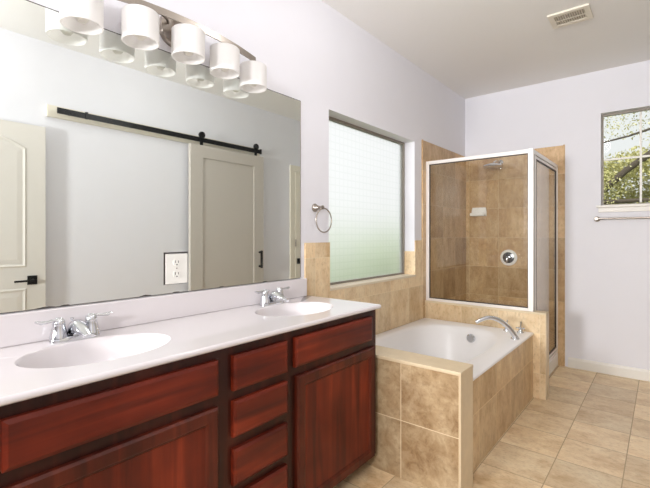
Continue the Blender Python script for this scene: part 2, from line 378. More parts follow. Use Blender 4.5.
structure(ts.build('wall_far_shower_tile', 'shower_y'), 'tall beige stone tiling on the far wall behind the shower valve', 'shower tile')
sh = MB(); sh.box((T, 3.56, 0), (.80, YF - T, .045)); 
structure(sh.build('floor_shower_pan', 'ceramic'), 'white shower floor pan behind the glass enclosure', 'shower floor')
cb = MB(); cb.box((.80, 3.56, 0), (.905, YF - T - .003, .125), .012, 3)
structure(cb.build('trim_3', 'ceramic'), 'white rounded shower curb under the glass shower door', 'shower curb')

# pony wall between tub and shower
pw = thing('half_wall', (.5, 3.52, 0), 'low tiled half wall between the bathtub and the glass shower', 'half wall', kind='structure')
MB().box((T, 3.468, 0), (.993, 3.56, .640)).build('tiled_body', 'tile_y', pw)
MB().box((T, 3.462, .640), (.998, 3.566, .655), .004).build('stone_cap', 'bullnose', pw)
MB().box((.993, 3.466, 0), (.999, 3.563, .640), .002).build('end_trim', 'bullnose', pw)
# knee wall in front of the tub
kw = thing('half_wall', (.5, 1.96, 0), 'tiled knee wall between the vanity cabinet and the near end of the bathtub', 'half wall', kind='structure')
MB().box((T, 1.884, 0), (.948, 2.038, .590)).build('tiled_body', 'tile_knee_shaded', kw)
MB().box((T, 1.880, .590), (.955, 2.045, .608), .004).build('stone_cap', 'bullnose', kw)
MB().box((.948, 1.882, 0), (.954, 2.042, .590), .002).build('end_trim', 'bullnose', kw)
# tub apron
ap = MB(); ap.box((.866, 2.046, 0), (.906, 3.461, .484))
structure(ap.build('bathtub_apron', 'tile_apron'), 'beige stone tiled apron along the front side of the bathtub', 'tub surround')

# ---------------------------------------------------------------- windows
w = thing('window_1', (-.1, 2.69, .9), 'large frosted glass window with block pattern beside the towel ring and above the tub', 'window', kind='structure')
y0, y1, z0, z1 = 2.0905, 3.2845, .903, 2.0645
MB().slab_holes('x', -.125, -.095, y0, y1, z0, z1, [(y0 + .018, y1 - .018, z0 + .012, z1 - .02)]).build('frame', 'winframe', w)
MB().box((-.114, y0 + .018, z0 + .012), (-.110, y1 - .018, z1 - .02)).build('frosted_pane', 'frosted', w)
w = thing('window_2', (1.529, YF + .07, 1.515), 'small two-by-two pane window with white muntins showing the oak outside', 'window', kind='structure')
x0, x1, z0, z1 = W2[0] + .0005, W2[1] - .0005, W2[2] + .0005, W2[3] - .0005
MB().slab_holes('y', YF + .055, YF + .085, x0, x1, z0, z1, [(x0 + .014, x1 - .014, z0 + .010, z1 - .018)]).build('frame', 'winframe', w)
mu = MB(); xm, zm = (x0 + x1) / 2, (z0 + z1) / 2 - .0
mu.box((xm - .008, YF + .058, z0 + .016), (xm + .008, YF + .082, z1 - .024)); mu.build('muntin', 'trimpaint', w)
mu = MB(); mu.box((x0 + .02, YF + .059, zm - .008), (xm - .008, YF + .081, zm + .008)); mu.build('muntin', 'trimpaint', w)
mu = MB(); mu.box((xm + .008, YF + .059, zm - .008), (x1 - .02, YF + .081, zm + .008)); mu.build('muntin', 'trimpaint', w)
MB().box((x0 + .018, YF + .068, z0 + .014), (x1 - .018, YF + .072, z1 - .022)).build('pane', 'winglass', w)
MB().box((W2[0] - .032, YF - .035, 1.494), (min(W2[1] + .032, XR - .01), YF + .05, 1.515), .004).build('window_sill', 'trimpaint', w)
MB().box((W2[0] - .018, YF - .014, 1.452), (W2[1] + .018, YF - .0005, 1.494), .003).build('sill_apron', 'trimpaint', w)

# ---------------------------------------------------------------- doors seen in the mirror
def arch(y0, y1, z0, z1, rise, n=18):
    pts = [(y0, z0), (y1, z0)]
    for i in range(n + 1):
        t = i / n; y = y1 + (y0 - y1) * t
        pts.append((y, z1 + rise * (1 - (2 * t - 1) ** 2)))
    return pts
def offs(poly, d):
    n = len(poly); out = []
    cx = sum(p[0] for p in poly) / n
    for i in range(n):
        p0, p1, p2 = Vector(poly[i - 1]), Vector(poly[i]), Vector(poly[(i + 1) % n])
        e1 = (p1 - p0).normalized(); e2 = (p2 - p1).normalized()
        n1 = Vector((-e1.y, e1.x)); n2 = Vector((-e2.y, e2.x)); nn = (n1 + n2).normalized()
        out.append(tuple(p1 + nn * d / max(.35, nn.dot(n1))))
    return out
d = thing('door_1', (1.955, .66, 0), 'off-white arched two-panel door with black lever, open against the wall at the left of the mirror', 'door', kind='structure')
XD = 1.94
MB().box((XD, .26, .012), (XD + .036, 1.075, 2.062), .002).build('door_slab', 'doorpaint', d)
def raised_panel(poly, x, parent):
    mb = MB(); r0 = poly; r1 = offs(poly, .012); r2 = offs(poly, .026); r3 = offs(poly, .06)
    rings = []
    for ring, dx in ((r0, 0.0005), (r1, -.007), (r2, -.001), (r3, -.005)):
        rings.append([mb.bm.verts.new((x + dx, p[0], p[1])) for p in ring])
    for a, b_ in zip(rings, rings[1:]):
        for j in range(len(a)): k = (j + 1) % len(a); mb.bm.faces.new((a[j], a[k], b_[k], b_[j]))
    mb.bm.faces.new(rings[-1])
    return mb.build('raised_panel', 'doorpaint', parent)
raised_panel(arch(.385, .955, 1.01, 1.885, .09), XD, d)
raised_panel([(.385, .25), (.955, .25), (.955, .86), (.385, .86)], XD, d)
h = MB(); h.box((XD - .008, .958, .882), (XD, 1.020, .948), .002); h.cyl((XD - .05, .989, .915), (XD, .989, .915), .010, n=16); h.box((XD - .056, .868, .907), (XD - .042, .998, .921), .003)
h.build('door_handle', 'black', d)
hp = MB(); hp.box((XD + .01, 1.0745, .90), (XD + .026, 1.0765, .94)); hp.build('latch_plate', 'nickel', d)

d = thing('door_2', (2.0, 4.05, 0), 'cream door with black square handle plate at the right edge of the mirror', 'door', kind='structure')
MB().box((1.985, 3.87, .01), (XR - .001, 4.44, 2.06), .002).build('door_slab', 'boardpaint', d)
MB().prism([(3.79, 0), (3.865, 0), (3.865, 2.065), (4.445, 2.065), (4.445, 0), (4.47, 0), (4.47, 2.14), (3.79, 2.14)], 'x', XR - .022, XR).build('door_casing', 'boardpaint', d)
h = MB(); h.box((1.975, 3.89, .875), (1.985, 3.96, .945), .002); h.cyl((1.94, 3.925, .91), (1.98, 3.925, .91), .01, n=16); h.box((1.935, 3.91, .902), (1.948, 4.04, .918), .003); h.build('door_handle', 'black', d)
h = MB(); h.cyl((1.982, 3.866, 1.10), (1.982, 3.866, 1.19), .007, n=12); h.build('hinge', 'nickel', d)

# barn door, rail and board
bd = thing('door_3', (1.94, 2.8, 0), 'greige single-panel sliding barn door hanging from the black rail', 'door', kind='structure')
XB = 1.95
by0, by1, bz1 = 2.295, 3.250, 2.150
MB().slab_holes('x', XB - .036, XB, by0, by1, .012, bz1, [(by0 + .14, by1 - .14, .25, bz1 - .125)]).build('door_frame', 'barnpaint', bd)
MB().box((XB - .022, by0 + .14, .25), (XB - .006, by1 - .14, bz1 - .125)).build('door_panel', 'barnpaint', bd)
for yy in (2.425, 3.14):
    hg = MB(); hg.box((XB - .030, yy - .018, bz1), (XB - .022, yy + .018, bz1 + .105), .002)
    hg.lathe((XB - .034, yy, bz1 + .102), [(0, -.012), (.032, -.012), (.034, -.004), (.029, 0), (.034, .006), (.032, .012), (0, .012)], 'x', 28)
    hg.build('roller_hanger', 'black', bd, True)
hb = MB(); hb.cyl((XB - .036, 3.185, .89), (XB - .08, 3.185, .89), .011, n=12); hb.cyl((XB - .036, 3.185, 1.05), (XB - .08, 3.185, 1.05), .011, n=12); hb.box((XB - .086, 3.174, .87), (XB - .068, 3.196, 1.07), .003)
hb.build('pull_handle', 'black', bd)
rl = thing('barn_door_track', (1.94, 2.2, 2.2), 'flat black steel barn door rail fixed along the cream board', 'rail')
MB().box((1.934, 1.150, 2.186), (1.942, 3.235, 2.232), .001).build('rail', 'black', rl)
for yy in (1.25, 1.75, 2.2, 2.7, 3.18):
    MB().cyl((1.925, yy, 2.209), (1.9925, yy, 2.209), .011, n=12).build('spacer_bolt', 'black', rl)
for yy in (1.36, 3.225):
    MB().box((1.926, yy - .010, 2.183), (1.944, yy + .010, 2.240), .003).build('rail_stop', 'black', rl)
bdh = MB(); bdh.box((1.993, 1.10, 2.165), (XR - .0005, 3.26, 2.255), .002)
tag(bdh.build('header_board', 'boardpaint'), 'long cream mounting board behind the black barn door rail', 'board')

# ---------------------------------------------------------------- outlet (in the cut-out of the mirror)
ot = thing('electrical_outlet', (.004, .9985, 1.10), 'white double electrical outlet set in a cut-out of the mirror', 'outlet')
MB().box((0, .950, 1.0315), (.0062, 1.0572, 1.164), .002).build('cover_plate', 'plastic', ot)
for zz in (1.074, 1.126):
    r_ = MB(); r_.lathe((.006, 1.0025, zz), [(.018, 0), (.018, .002), (0, .002)], 'x', 20); rc = r_.build('receptacle', 'plastic', ot)
    s_ = MB(); s_.box((.008, .994, zz - .002), (.0085, .9965, zz + .009)); s_.box((.008, 1.0085, zz - .002), (.0085, 1.011, zz + .008)); s_.cyl((.008, 1.0025, zz - .010), (.0085, 1.0025, zz - .010), .003, n=10)
    s_.build('slot', 'black', rc)
MB().cyl((.006, 1.0025, 1.10), (.0075, 1.0025, 1.10), .003, n=12).build('screw', 'nickel', ot)
bx = MB(); bx.slab_holes('x', .0002, .004, .942, 1.057, 1.031, 1.171, [(.949, 1.0565, 1.0320, 1.166)]); bx.build('recess_rim', 'stain', ot)
# ---------------------------------------------------------------- mirror
mi = thing('wall_mirror', (.003, 1.0, .99), 'big frameless wall mirror above the double vanity', 'mirror')
MB().slab_holes('x', .0002, .005, .10, 1.8125, .9925, 2.046, [(.9405, 1.0585, 1.0295, 1.1725)]).build('mirror_glass', 'mirror', mi)
er = MB(); er.box((.0002, .10, .9905), (.0055, 1.8125, .9925)); er.build('edge_channel', 'stain', mi)
for yy, ww in ((.50, .035), (.56, .018), (.86, .03), (1.0, .02), (1.245, .02), (1.53, .02)):
    pts = [(yy - ww, .9915)] + [(yy - ww + 2 * ww * i / 8, .9925 + .006 * math.sin(PI * i / 8) * .8 * random.uniform(.6, 1.1)) for i in range(1, 8)] + [(yy + ww, .9915)]
    MB().prism(pts, 'x', .0051, .0062).build('desilvered_spot', 'stain', mi)
MB().box((.0002, 1.8125, .996), (.006, 1.8160, 2.046)).build('side_edge', 'nickel', mi)
MB().box((.0002, .10, 2.046), (.006, 1.8160, 2.0485)).build('top_edge', 'stain', mi)

# ---------------------------------------------------------------- vanity cabinet
v = thing('vanity_cabinet', (.27, 1.03, 0), 'long cherry-stained double vanity cabinet under the white countertop', 'cabinet')
XC = .495; VY0, VY1 = .10, 1.872
body = MB(); body.slab_holes('x', XC - .02, XC, VY0, VY1, .085, .860, [])
body.box((.012, VY0, .085), (XC - .02, VY0 + .016, .860)); body.box((.012, VY1 - .016, .085), (XC - .02, VY1, .860)); body.box((.012, VY0 + .016, .085), (XC - .02, VY1 - .016, .10))
body.build('cabinet_box', 'wood_frame_shaded', v)
MB().box((.012, VY0, .0), (.42, VY1 - .002, .085)).build('toe_kick', 'wood_dark', v)
XD0, XD1 = XC + .0005, XC + .022
def slab_front(y0, y1, z0, z1, name):
    mb = MB(); e = .012
    pr_ = [(XD0, 0), (XD1 - .006, 0), (XD1 - .001, .009), (XD1, .011)]
    rings = []
    for x, i in pr_:
        rings.append([mb.bm.verts.new((x, y, z)) for y, z in ((y0 + i, z0 + i), (y1 - i, z0 + i), (y1 - i, z1 - i), (y0 + i, z1 - i))])
    for a, b_ in zip(rings, rings[1:]):
        for j in range(4): k = (j + 1) % 4; mb.bm.faces.new((a[j], a[k], b_[k], b_[j]))
    mb.bm.faces.new(rings[-1]); mb.bm.faces.new(rings[0][::-1])
    return mb.build(name, 'wood_y', v)
slab_front(.262, .856, .702, .822, 'false_drawer_front')
slab_front(1.236, 1.815, .702, .825, 'false_drawer_front')
for z0_, z1_ in ((.697, .822), (.533, .660), (.362, .491), (.112, .325)):
    slab_front(.920, 1.190, z0_, z1_, 'drawer')
def cab_door(y0, y1, z0, z1):
    mb = MB(); fw = .052; rings = []
    for x, i in ((XD0, 0), (XD1 - .007, 0), (XD1, .007), (XD1, fw - .012), (XD1 - .003, fw - .006), (XD1 - .010, fw)):
        rings.append([mb.bm.verts.new((x, y, z)) for y, z in ((y0 + i, z0 + i), (y1 - i, z0 + i), (y1 - i, z1 - i), (y0 + i, z1 - i))])
    for a, b_ in zip(rings, rings[1:]):
        for j in range(4): k = (j + 1) % 4; mb.bm.faces.new((a[j], a[k], b_[k], b_[j]))
    mb.bm.faces.new(rings[0][::-1])
    dr = mb.build('door', 'wood_frame_shaded2', v)
    p = MB(); i = fw; p.box((XD0, y0 + i, z0 + i), (XD1 - .0102, y1 - i, z1 - i)); p.build('door_panel', 'wood_z', dr)
M['wood_frame_shaded2'] = wood('cherry_wood_door', S(68, 25, 15), S(96, 37, 22), S(122, 52, 32), 'z')
cab_door(.262, .856, .09, .663)
cab_door(1.247, 1.838, .09, .663)

# ---------------------------------------------------------------- countertop with two moulded basins
ct = thing('vanity_countertop', (.27, 1.0, .861), 'white cultured marble vanity countertop with two oval moulded sinks', 'countertop')
CX0, CX1, CY0, CY1 = .0105, .530, .10, 1.876
SINKS = [(.270, .575), (.262, 1.500)]; SA, SB = .228, .160       # semi axes y, x
def superring(cx, cy, ax, ay, z, n, e=2.0):
    out = []
    for j in range(n):
        t = 2 * PI * (j + .5) / n; c, s_ = math.cos(t), math.sin(t)
        out.append((cx + ax * math.copysign(abs(c) ** (2 / e), c), cy + ay * math.copysign(abs(s_) ** (2 / e), s_), z))
    return out
def rectring(cx, cy, x0, x1, y0, y1, z, n, ax, ay):
    pts = []
    for j in range(n):
        t = 2 * PI * (j + .5) / n; dx, dy = math.cos(t) * ax, math.sin(t) * ay
        k = min((x1 - cx) / dx if dx > 0 else (x0 - cx) / dx, (y1 - cy) / dy if dy > 0 else (y0 - cy) / dy)
        pts.append([cx + dx * k, cy + dy * k, z])
    for X in (x0, x1):
        for Y in (y0, y1):
            q = min(pts, key=lambda p: (p[0] - X) ** 2 + (p[1] - Y) ** 2); q[0], q[1] = X, Y
    return [tuple(p) for p in pts]
def link_rings(bm, rings):
    R = [[bm.verts.new(p) for p in r] for r in rings]
    for a, b_ in zip(R, R[1:]):
        n = len(a)
        for j in range(n): k = (j + 1) % n; bm.faces.new((a[j], a[k], b_[k], b_[j]))
    return R
N = 96
mb = MB(); xe = CX1 - .008
spans = [(CY0, .93), (.93, CY1 - .004)]
for (sx, sy), (a0, a1) in zip(SINKS, spans):
    link_rings(mb.bm, [rectring(sx, sy, CX0, xe, a0, a1, CT, N, SB, SA), superring(sx, sy, SB, SA, CT, N)])
# rolled front edge, underside
prof = [(xe, CT), (CX1 - .003, CT - .002), (CX1, CT - .008), (CX1, CT - .015), (CX1 - .004, CT - .0195), (CX1 - .02, CT - .0205), (XC - .03, CT - .0205)]
for (px, pz), (qx, qz) in zip(prof, prof[1:]):
    A = [mb.bm.verts.new(p) for p in ((px, CY0, pz), (px, CY1 - .004, pz), (qx, CY1 - .004, qz), (qx, CY0, qz))]; mb.bm.faces.new(A)
en = [(CX0, CT), (xe, CT), (CX1 - .003, CT - .002), (CX1, CT - .008), (CX1, CT - .015), (CX1 - .004, CT - .0195), (CX0, CT - .0195)]
for y_ in (CY0, CY1 - .004):
    mb.bm.faces.new([mb.bm.verts.new((p[0], y_, p[1])) for p in en])
bmesh.ops.remove_doubles(mb.bm, verts=mb.bm.verts[:], dist=1e-5)
mb.build('top', 'marble', ct, True, 50)
for sx, sy in SINKS:
    b_ = MB(); rr = []
    for f, dz in ((1, 0), (.985, -.0015), (.965, -.006), (.94, -.016), (.89, -.04), (.80, -.075), (.66, -.105), (.46, -.125), (.25, -.134), (.10, -.137)):
        rr.append(superring(sx, sy, SB * f, SA * f, CT + dz, N))
    R = link_rings(b_.bm, rr); b_.bm.faces.new(R[-1])
    for f in b_.bm.faces: pass
    sk = b_.build('sink_basin', 'marble', ct, True, 60)
    dn = MB(); dn.lathe((sx, sy, CT - .1365), [(.026, 0), (.026, .003), (.020, .004), (.016, .002), (0, .004)], 'z', 24); dn.build('drain', 'chrome', sk, True)
bs = MB(); bs.box((.0005, CY0, CT - .019), (.0102, 1.852, CT)); bs.box((.0005, CY0, CT + .0005), (.024, 1.852, .988), .004)
bs.build('backsplash', 'marble', ct)

# ---------------------------------------------------------------- faucets
def make_faucet():
    t = thing('sink_faucet', (0, 0, 0), '', 'faucet', 'chrome sink faucets')
    b_ = MB()                                                   # base plate, rounded rectangle
    ring = lambda ax, ay, z: superring(0, 0, ax, ay, z, 40, 3.2)
    R = link_rings(b_.bm, [ring(.027, .080, 0), ring(.027, .080, .010), ring(.024, .076, .016)]); b_.bm.faces.new(R[-1]); b_.bm.faces.new(R[0][::-1])
    b_.build('base_plate', 'chrome', t, True)
    s_ = MB()                                                   # low wedge spout reaching over the bowl
    secs = [(-.014, .010, .026, .050), (.006, .010, .026, .068), (.030, .014, .023, .067), (.060, .020, .019, .056), (.092, .022, .015, .043), (.112, .020, .012, .033)]
    rings = []
    for x, zb, hw, zt in secs:
        r_ = []
        for j in range(16):
            a = 2 * PI * j / 16; yy = hw * math.copysign(abs(math.cos(a)) ** .7, math.cos(a)); zz = (zb + zt) / 2 + (zt - zb) / 2 * math.copysign(abs(math.sin(a)) ** .8, math.sin(a)); r_.append((x, yy, zz))
        rings.append(r_)
    R = link_rings(s_.bm, rings); s_.bm.faces.new(R[0][::-1]); s_.bm.faces.new(R[-1]); s_.build('spout', 'chrome', t, True, 60)
    k = MB(); k.cyl((-.030, 0, .01), (-.030, 0, .062), .003, n=10); k.lathe((-.030, 0, .062), [(0, 0), (.006, .002), (.006, .008), (0, .010)], 'z', 14); k.build('lift_rod', 'chrome', t, True)
    for sg in (-1, 1):
        h_ = MB(); h_.lathe((0, sg * .052, .014), [(.029, 0), (.028, .006), (.024, .020), (.019, .040), (.020, .046), (.018, .058), (.010, .067), (0, .069)], 'z', 24)
        hd = h_.build('handle', 'chrome', t, True, 50)
        l = MB(); y_ = sg * .052
        l.tube([(0, y_, .071), (.002, y_ + sg * .018, .075), (.003, y_ + sg * .036, .072), (.004, y_ + sg * .054, .072), (.004, y_ + sg * .070, .077)], [.010, .009, .009, .012, .007], 12, flat=.55)
        l.build('lever', 'chrome', hd, True)
    return t
f1 = make_faucet(); f1.location = (.072, .570, CT + .0005)
f1['label'] = 'chrome two-lever faucet on the near left sink, below the outlet'
f2 = copy_tree(f1); f2.location = (.072, 1.522, CT + .0005)
f2['label'] = 'chrome two-lever faucet on the far sink near the towel ring'

# ---------------------------------------------------------------- vanity light
vl = thing('vanity_light', (.06, .99, 2.15), 'brushed nickel curved bar light with five white drum shades above the mirror', 'light fixture')
bp_ = MB(); bp_.lathe((.0005, .99, 2.150), [(.074, 0), (.074, .010), (.066, .020), (.03, .026), (0, .027)], 'x', 40, False); bp_.build('backplate', 'nickel', vl, True)
YS = [.590, .790, .990, 1.190, 1.388]; XS = [.076, .104, .118, .103, .073]; ZB = [1.994, 1.998, 2.000, 1.998, 1.990]
def barx(y): return .118 - .045 * ((y - .99) / .4) ** 2
def barz(y): return 2.152 - .012 * ((y - .99) / .4) ** 2
br = MB(); rings = []
for i in range(41):
    y = .572 + (1.406 - .572) * i / 40; x, z = barx(y), barz(y)
    rings.append([(x - .003, y, z - .015), (x + .003, y, z - .015), (x + .003, y, z + .015), (x - .003, y, z + .015)])
R = link_rings(br.bm, rings); br.bm.faces.new(R[0][::-1]); br.bm.faces.new(R[-1]); br.build('curved_bar', 'nickel', vl, True, 30)
for sg in (-1, 1):
    a_ = MB(); ye = .99 + sg * .165
    a_.tube([(.012, .99 + sg * .03, 2.165), (.05, .99 + sg * .06, 2.166), (.085, .99 + sg * .11, 2.160), (barx(ye) - .002, ye, barz(ye) - .004)], .0055, 10); a_.build('arm', 'nickel', vl, True)
hubm = MB(); hubm.prism([(.02, 2.13), (.03, 2.13), (.113, 2.142), (.113, 2.162), (.02, 2.19)], 'y', .975, 1.005); hubm.build('centre_bracket', 'nickel', vl)
for y, x, zb in zip(YS, XS, ZB):
    r = .068; hh = .116; s_ = MB()
    s_.lathe((x, y, zb), [(r - .004, .004), (r - .004, 0), (r, 0), (r, hh - .004), (r - .004, hh), (.012, hh), (.012, hh - .004), (r - .005, hh - .006), (r - .004, .004)], 'z', 40)
    shd = s_.build('lamp_shade', 'shade', vl, True, 50)
    st_ = MB(); st_.lathe((x, y, zb + hh), [(.014, 0), (.014, .006), (.006, .012), (.006, max(.014, barz(y) - .012 - zb - hh))], 'z', 16, True)
    st_.build('stem', 'nickel', vl, True)
    bl = MB(); bl.lathe((x, y, zb + .012), [(0, 0), (.014, .003), (.024, .016), (.026, .030), (.020, .050), (.012, .066), (.012, .10), (0, .10)], 'z', 20); bl.build('bulb', 'plastic', shd, True)
    point('bulb_light', (x, y, zb + .05), .28, (1.0, .96, .93), .03)

# ---------------------------------------------------------------- towel ring
tr = thing('towel_ring', (0, 1.94, 1.41), 'round nickel towel ring on the wall between mirror and frosted window', 'towel ring')
p_ = MB(); p_.lathe((.0005, 1.948, 1.417), [(.026, 0), (.026, .006), (.020, .012), (.013, .030), (.010, .050), (.013, .056), (.013, .068), (0, .070)], 'x', 28); p_.build('wall_post', 'nickel', tr, True)
p_ = MB(); p_.torus((.060, 1.968, 1.338), .074, .0042, 'x'); p_.build('ring', 'nickel', tr, True)

# ---------------------------------------------------------------- bathtub
tb = thing('bathtub', (.45, 2.75, 0), 'white acrylic drop-in bathtub set in the tiled surround', 'bathtub')
ZT = .500; bx_, by_ = .440, 2.725
mb = MB(); n = 96
rings = [rectring(bx_, by_, .0105, .912, 2.048, 3.460, ZT - .016, n, .36, .60), rectring(bx_, by_, .0105, .912, 2.048, 3.460, ZT - .004, n, .36, .60), rectring(bx_, by_, .014, .908, 2.052, 3.457, ZT, n, .36, .60),
         superring(bx_, by_, .362, .615, ZT, n, 2.7), superring(bx_, by_, .352, .604, ZT - .004, n, 2.7), superring(bx_, by_, .338, .588, ZT - .018, n, 2.7), superring(bx_, by_, .318, .560, ZT - .07, n, 2.7),
         superring(bx_, by_ + .01, .290, .515, ZT - .22, n, 2.8), superring(bx_, by_ + .015, .262, .475, ZT - .34, n, 2.8), superring(bx_, by_ + .02, .225, .425, ZT - .385, n, 2.8), superring(bx_, by_ + .02, .15, .32, ZT - .395, n, 2.6), superring(bx_, by_ + .02, .05, .1, ZT - .397, n, 2.2)]
R = link_rings(mb.bm, rings); mb.bm.faces.new(R[-1]); mb.build('tub_shell', 'acrylic', tb, True, 50)
ov = MB(); c0 = Vector((.500, 3.272, .428)); ov.lathe(c0, [(.034, .0), (.034, -.010), (.028, -.016), (0, -.018)], 'y', 28)
oo = ov.build('overflow_plate', 'chrome', tb, True)
ov = MB(); ov.lathe((.44, 3.02, .104), [(.03, 0), (.03, .004), (0, .006)], 'z', 24); ov.build('drain', 'chrome', tb, True)

# roman tub faucet on the corner of the deck
tf = thing('tub_faucet', (.84, 3.16, ZT), 'chrome arched tub filler with two handles on the far corner of the tub deck', 'faucet')
b0 = Vector((.856, 3.165, ZT)); tip = Vector((.640, 2.985, ZT + .088))
s_ = MB(); pts = []; rad = []
for i in range(21):
    t = i / 20; p = b0.lerp(Vector((tip.x, tip.y, ZT)), t ** 1.25)
    zz = .142 * math.sin(min(1, t * 1.35) * PI / 2) - (.034 * ((t - .74) / .26) ** 1.5 if t > .74 else 0)
    pts.append(p + Vector((0, 0, .012 + zz))); rad.append(.019 - .006 * t)
s_.tube(pts, rad, 16); s_.lathe(b0, [(.030, 0), (.030, .006), (.022, .014), (.019, .022)], 'z', 24)
s_.build('spout', 'chrome', tf, True, 60)
for hx, hy in ((.735, 3.395), (.835, 3.395)):
    h_ = MB(); h_.lathe((hx, hy, ZT), [(.026, 0), (.026, .005), (.016, .014), (.013, .030), (.014, .040), (0, .046)], 'z', 20); hh_ = h_.build('handle', 'chrome', tf, True, 50)
    l = MB(); l.tube([(hx, hy, ZT + .038), (hx + .002, hy, ZT + .060), (hx + .004, hy + .002, ZT + .085)], [.007, .005, .006], 10)
    l.tube([(hx - .03, hy, ZT + .034), (hx + .03, hy, ZT + .034)], .0055, 10); l.build('lever', 'chrome', hh_, True)

# ---------------------------------------------------------------- shower enclosure
se = thing('shower_enclosure', (.45, 3.52, .655), 'framed glass shower enclosure with pale metal frame standing on the half wall', 'shower')
PX, PY, Z0, Z1 = .890, 3.500, .655, 1.915
F = .028
fr_ = MB(); fr_.box((.0125, PY - .016, Z0), (.0125 + F, PY + .016, Z1), .002); fr_.build('wall_jamb', 'aluminium', se)
fr_ = MB(); fr_.box((.0125 + F, PY - .017, Z1 - .030), (PX - .022, PY + .017, Z1), .002); fr_.build('top_rail', 'aluminium', se)
fr_ = MB(); fr_.box((.0125 + F, PY - .018, Z0), (PX - .022, PY + .018, Z0 + .022), .002); fr_.build('bottom_rail', 'aluminium', se)
fr_ = MB(); fr_.box((PX - .022, PY - .022, Z0), (PX + .016, PY + .016, Z1 + .004), .003); fr_.build('corner_post', 'aluminium', se)
gk = MB(); gk.slab_holes('y', PY - .006, PY + .006, .0125 + F, PX - .022, Z0 + .022, Z1 - .030, [(.0125 + F + .006, PX - .028, Z0 + .029, Z1 - .036)]); gk.build('glazing_seal', 'darkmetal', se)
MB().box((.0125 + F + .004, PY - .003, Z0 + .026), (PX - .026, PY + .003, Z1 - .034)).build('front_glass_panel', 'glass', se)
# return side: top rail, fixed strip, door
MB().box((PX - .014, PY + .016, Z1 - .032), (PX + .012, YF - .012, Z1), .002).build('side_top_rail', 'aluminium', se)
MB().box((PX - .012, YF - .040, .125), (PX + .012, YF - .0132, Z1 - .032), .002).build('side_wall_jamb', 'aluminium', se)
MB().box((PX - .012, 3.568, .125), (PX + .012, YF - .040, .150), .002).build('door_threshold', 'aluminium', se)
MB().box((PX - .008, PY + .016, Z0 + .001), (PX + .008, 3.565, Z1 - .032), .002).build('side_post', 'darkmetal', se)
MB().box((PX - .010, 3.568, .150), (PX + .010, 3.592, Z1 - .032), .002).build('strike_jamb', 'aluminium', se)
dy0, dy1, dz0, dz1 = 3.598, YF - .046, .156, Z1 - .038
dr = MB(); dr.slab_holes('x', PX - .010, PX + .006, dy0, dy1, dz0, dz1, [(dy0 + .022, dy1 - .022, dz0 + .026, dz1 - .024)]); dro = dr.build('shower_door', 'aluminium', se)
sl_ = MB(); sl_.slab_holes('x', PX - .007, PX + .0075, dy0 + .020, dy1 - .020, dz0 + .024, dz1 - .022, [(dy0 + .029, dy1 - .029, dz0 + .033, dz1 - .031)]); sl_.build('door_seal', 'darkmetal', dro)
MB().box((PX - .004, dy0 + .022, dz0 + .026), (PX + .002, dy1 - .022, dz1 - .024)).build('door_glass', 'glass', dro)
# shower head
shd = thing('wall_shower', (.35, YF - .1, 2.0), 'round chrome shower head on a short arm high on the far shower wall', 'shower head')
a_ = MB(); a_.lathe((.375, YF - T, 2.000), [(.028, 0), (.026, -.006), (.012, -.012)], 'y', 24); a_.build('wall_flange', 'chrome', shd, True)
a_ = MB(); a_.tube([(.375, YF - T - .005, 2.000), (.372, YF - .08, 2.006), (.364, YF - .14, 1.995), (.355, YF - .175, 1.978)], .010, 12); a_.build('arm', 'chrome', shd, True)
a_ = MB(); a_.lathe((.352, YF - .185, 1.930), [(0, 0), (.092, 0), (.099, .008), (.094, .020), (.050, .034), (.022, .044), (0, .048)], 'z', 36); a_.build('spray_head', 'chrome', shd, True, 50)
a_ = MB(); a_.tube([(.385, YF - .055, 1.99), (.388, YF - .056, 1.955), (.39, YF - .057, 1.925)], [.010, .012, .007], 12); a_.build('diverter', 'chrome', shd, True)
# valve
vv = thing('shower_valve', (.455, YF - .02, 1.018), 'round chrome shower valve with dark centre lever on the far shower wall', 'shower valve')
a_ = MB(); a_.lathe((.455, YF - T, 1.016), [(.082, 0), (.082, -.005), (.074, -.011), (.056, -.012)], 'y', 40); a_.build('escutcheon', 'ceramic', vv, True)
a_ = MB(); a_.lathe((.455, YF - T, 1.016), [(.056, -.008), (.056, -.014), (.030, -.018), (.026, -.040), (0, -.044)], 'y', 36); a_.build('trim_plate', 'darkchrome', vv, True)
a_ = MB(); a_.tube([(.455, YF - T - .040, 1.016), (.450, YF - T - .046, .99), (.444, YF - T - .048, .960)], [.012, .010, .007], 12); a_.build('lever', 'chrome', vv, True)
# soap dish
sd = MB(); sd.prism([(.078, 1.448), (.234, 1.448), (.234, 1.500), (.226, 1.540), (.086, 1.540), (.078, 1.500)], 'y', YF - T - .012, YF - T - .0003)
sdo = thing('soap_dish', (.156, YF - .03, 1.45), 'white ceramic soap dish on the far shower wall near the corner', 'soap dish')
sd.build('back_plate', 'ceramic', sdo)
sd = MB(); sd.box((.082, YF - T - .075, 1.450), (.230, YF - T - .012, 1.462), .004, 3); sd.box((.082, YF - T - .079, 1.450), (.230, YF - T - .069, 1.482), .004, 3); sd.build('tray', 'ceramic', sdo)

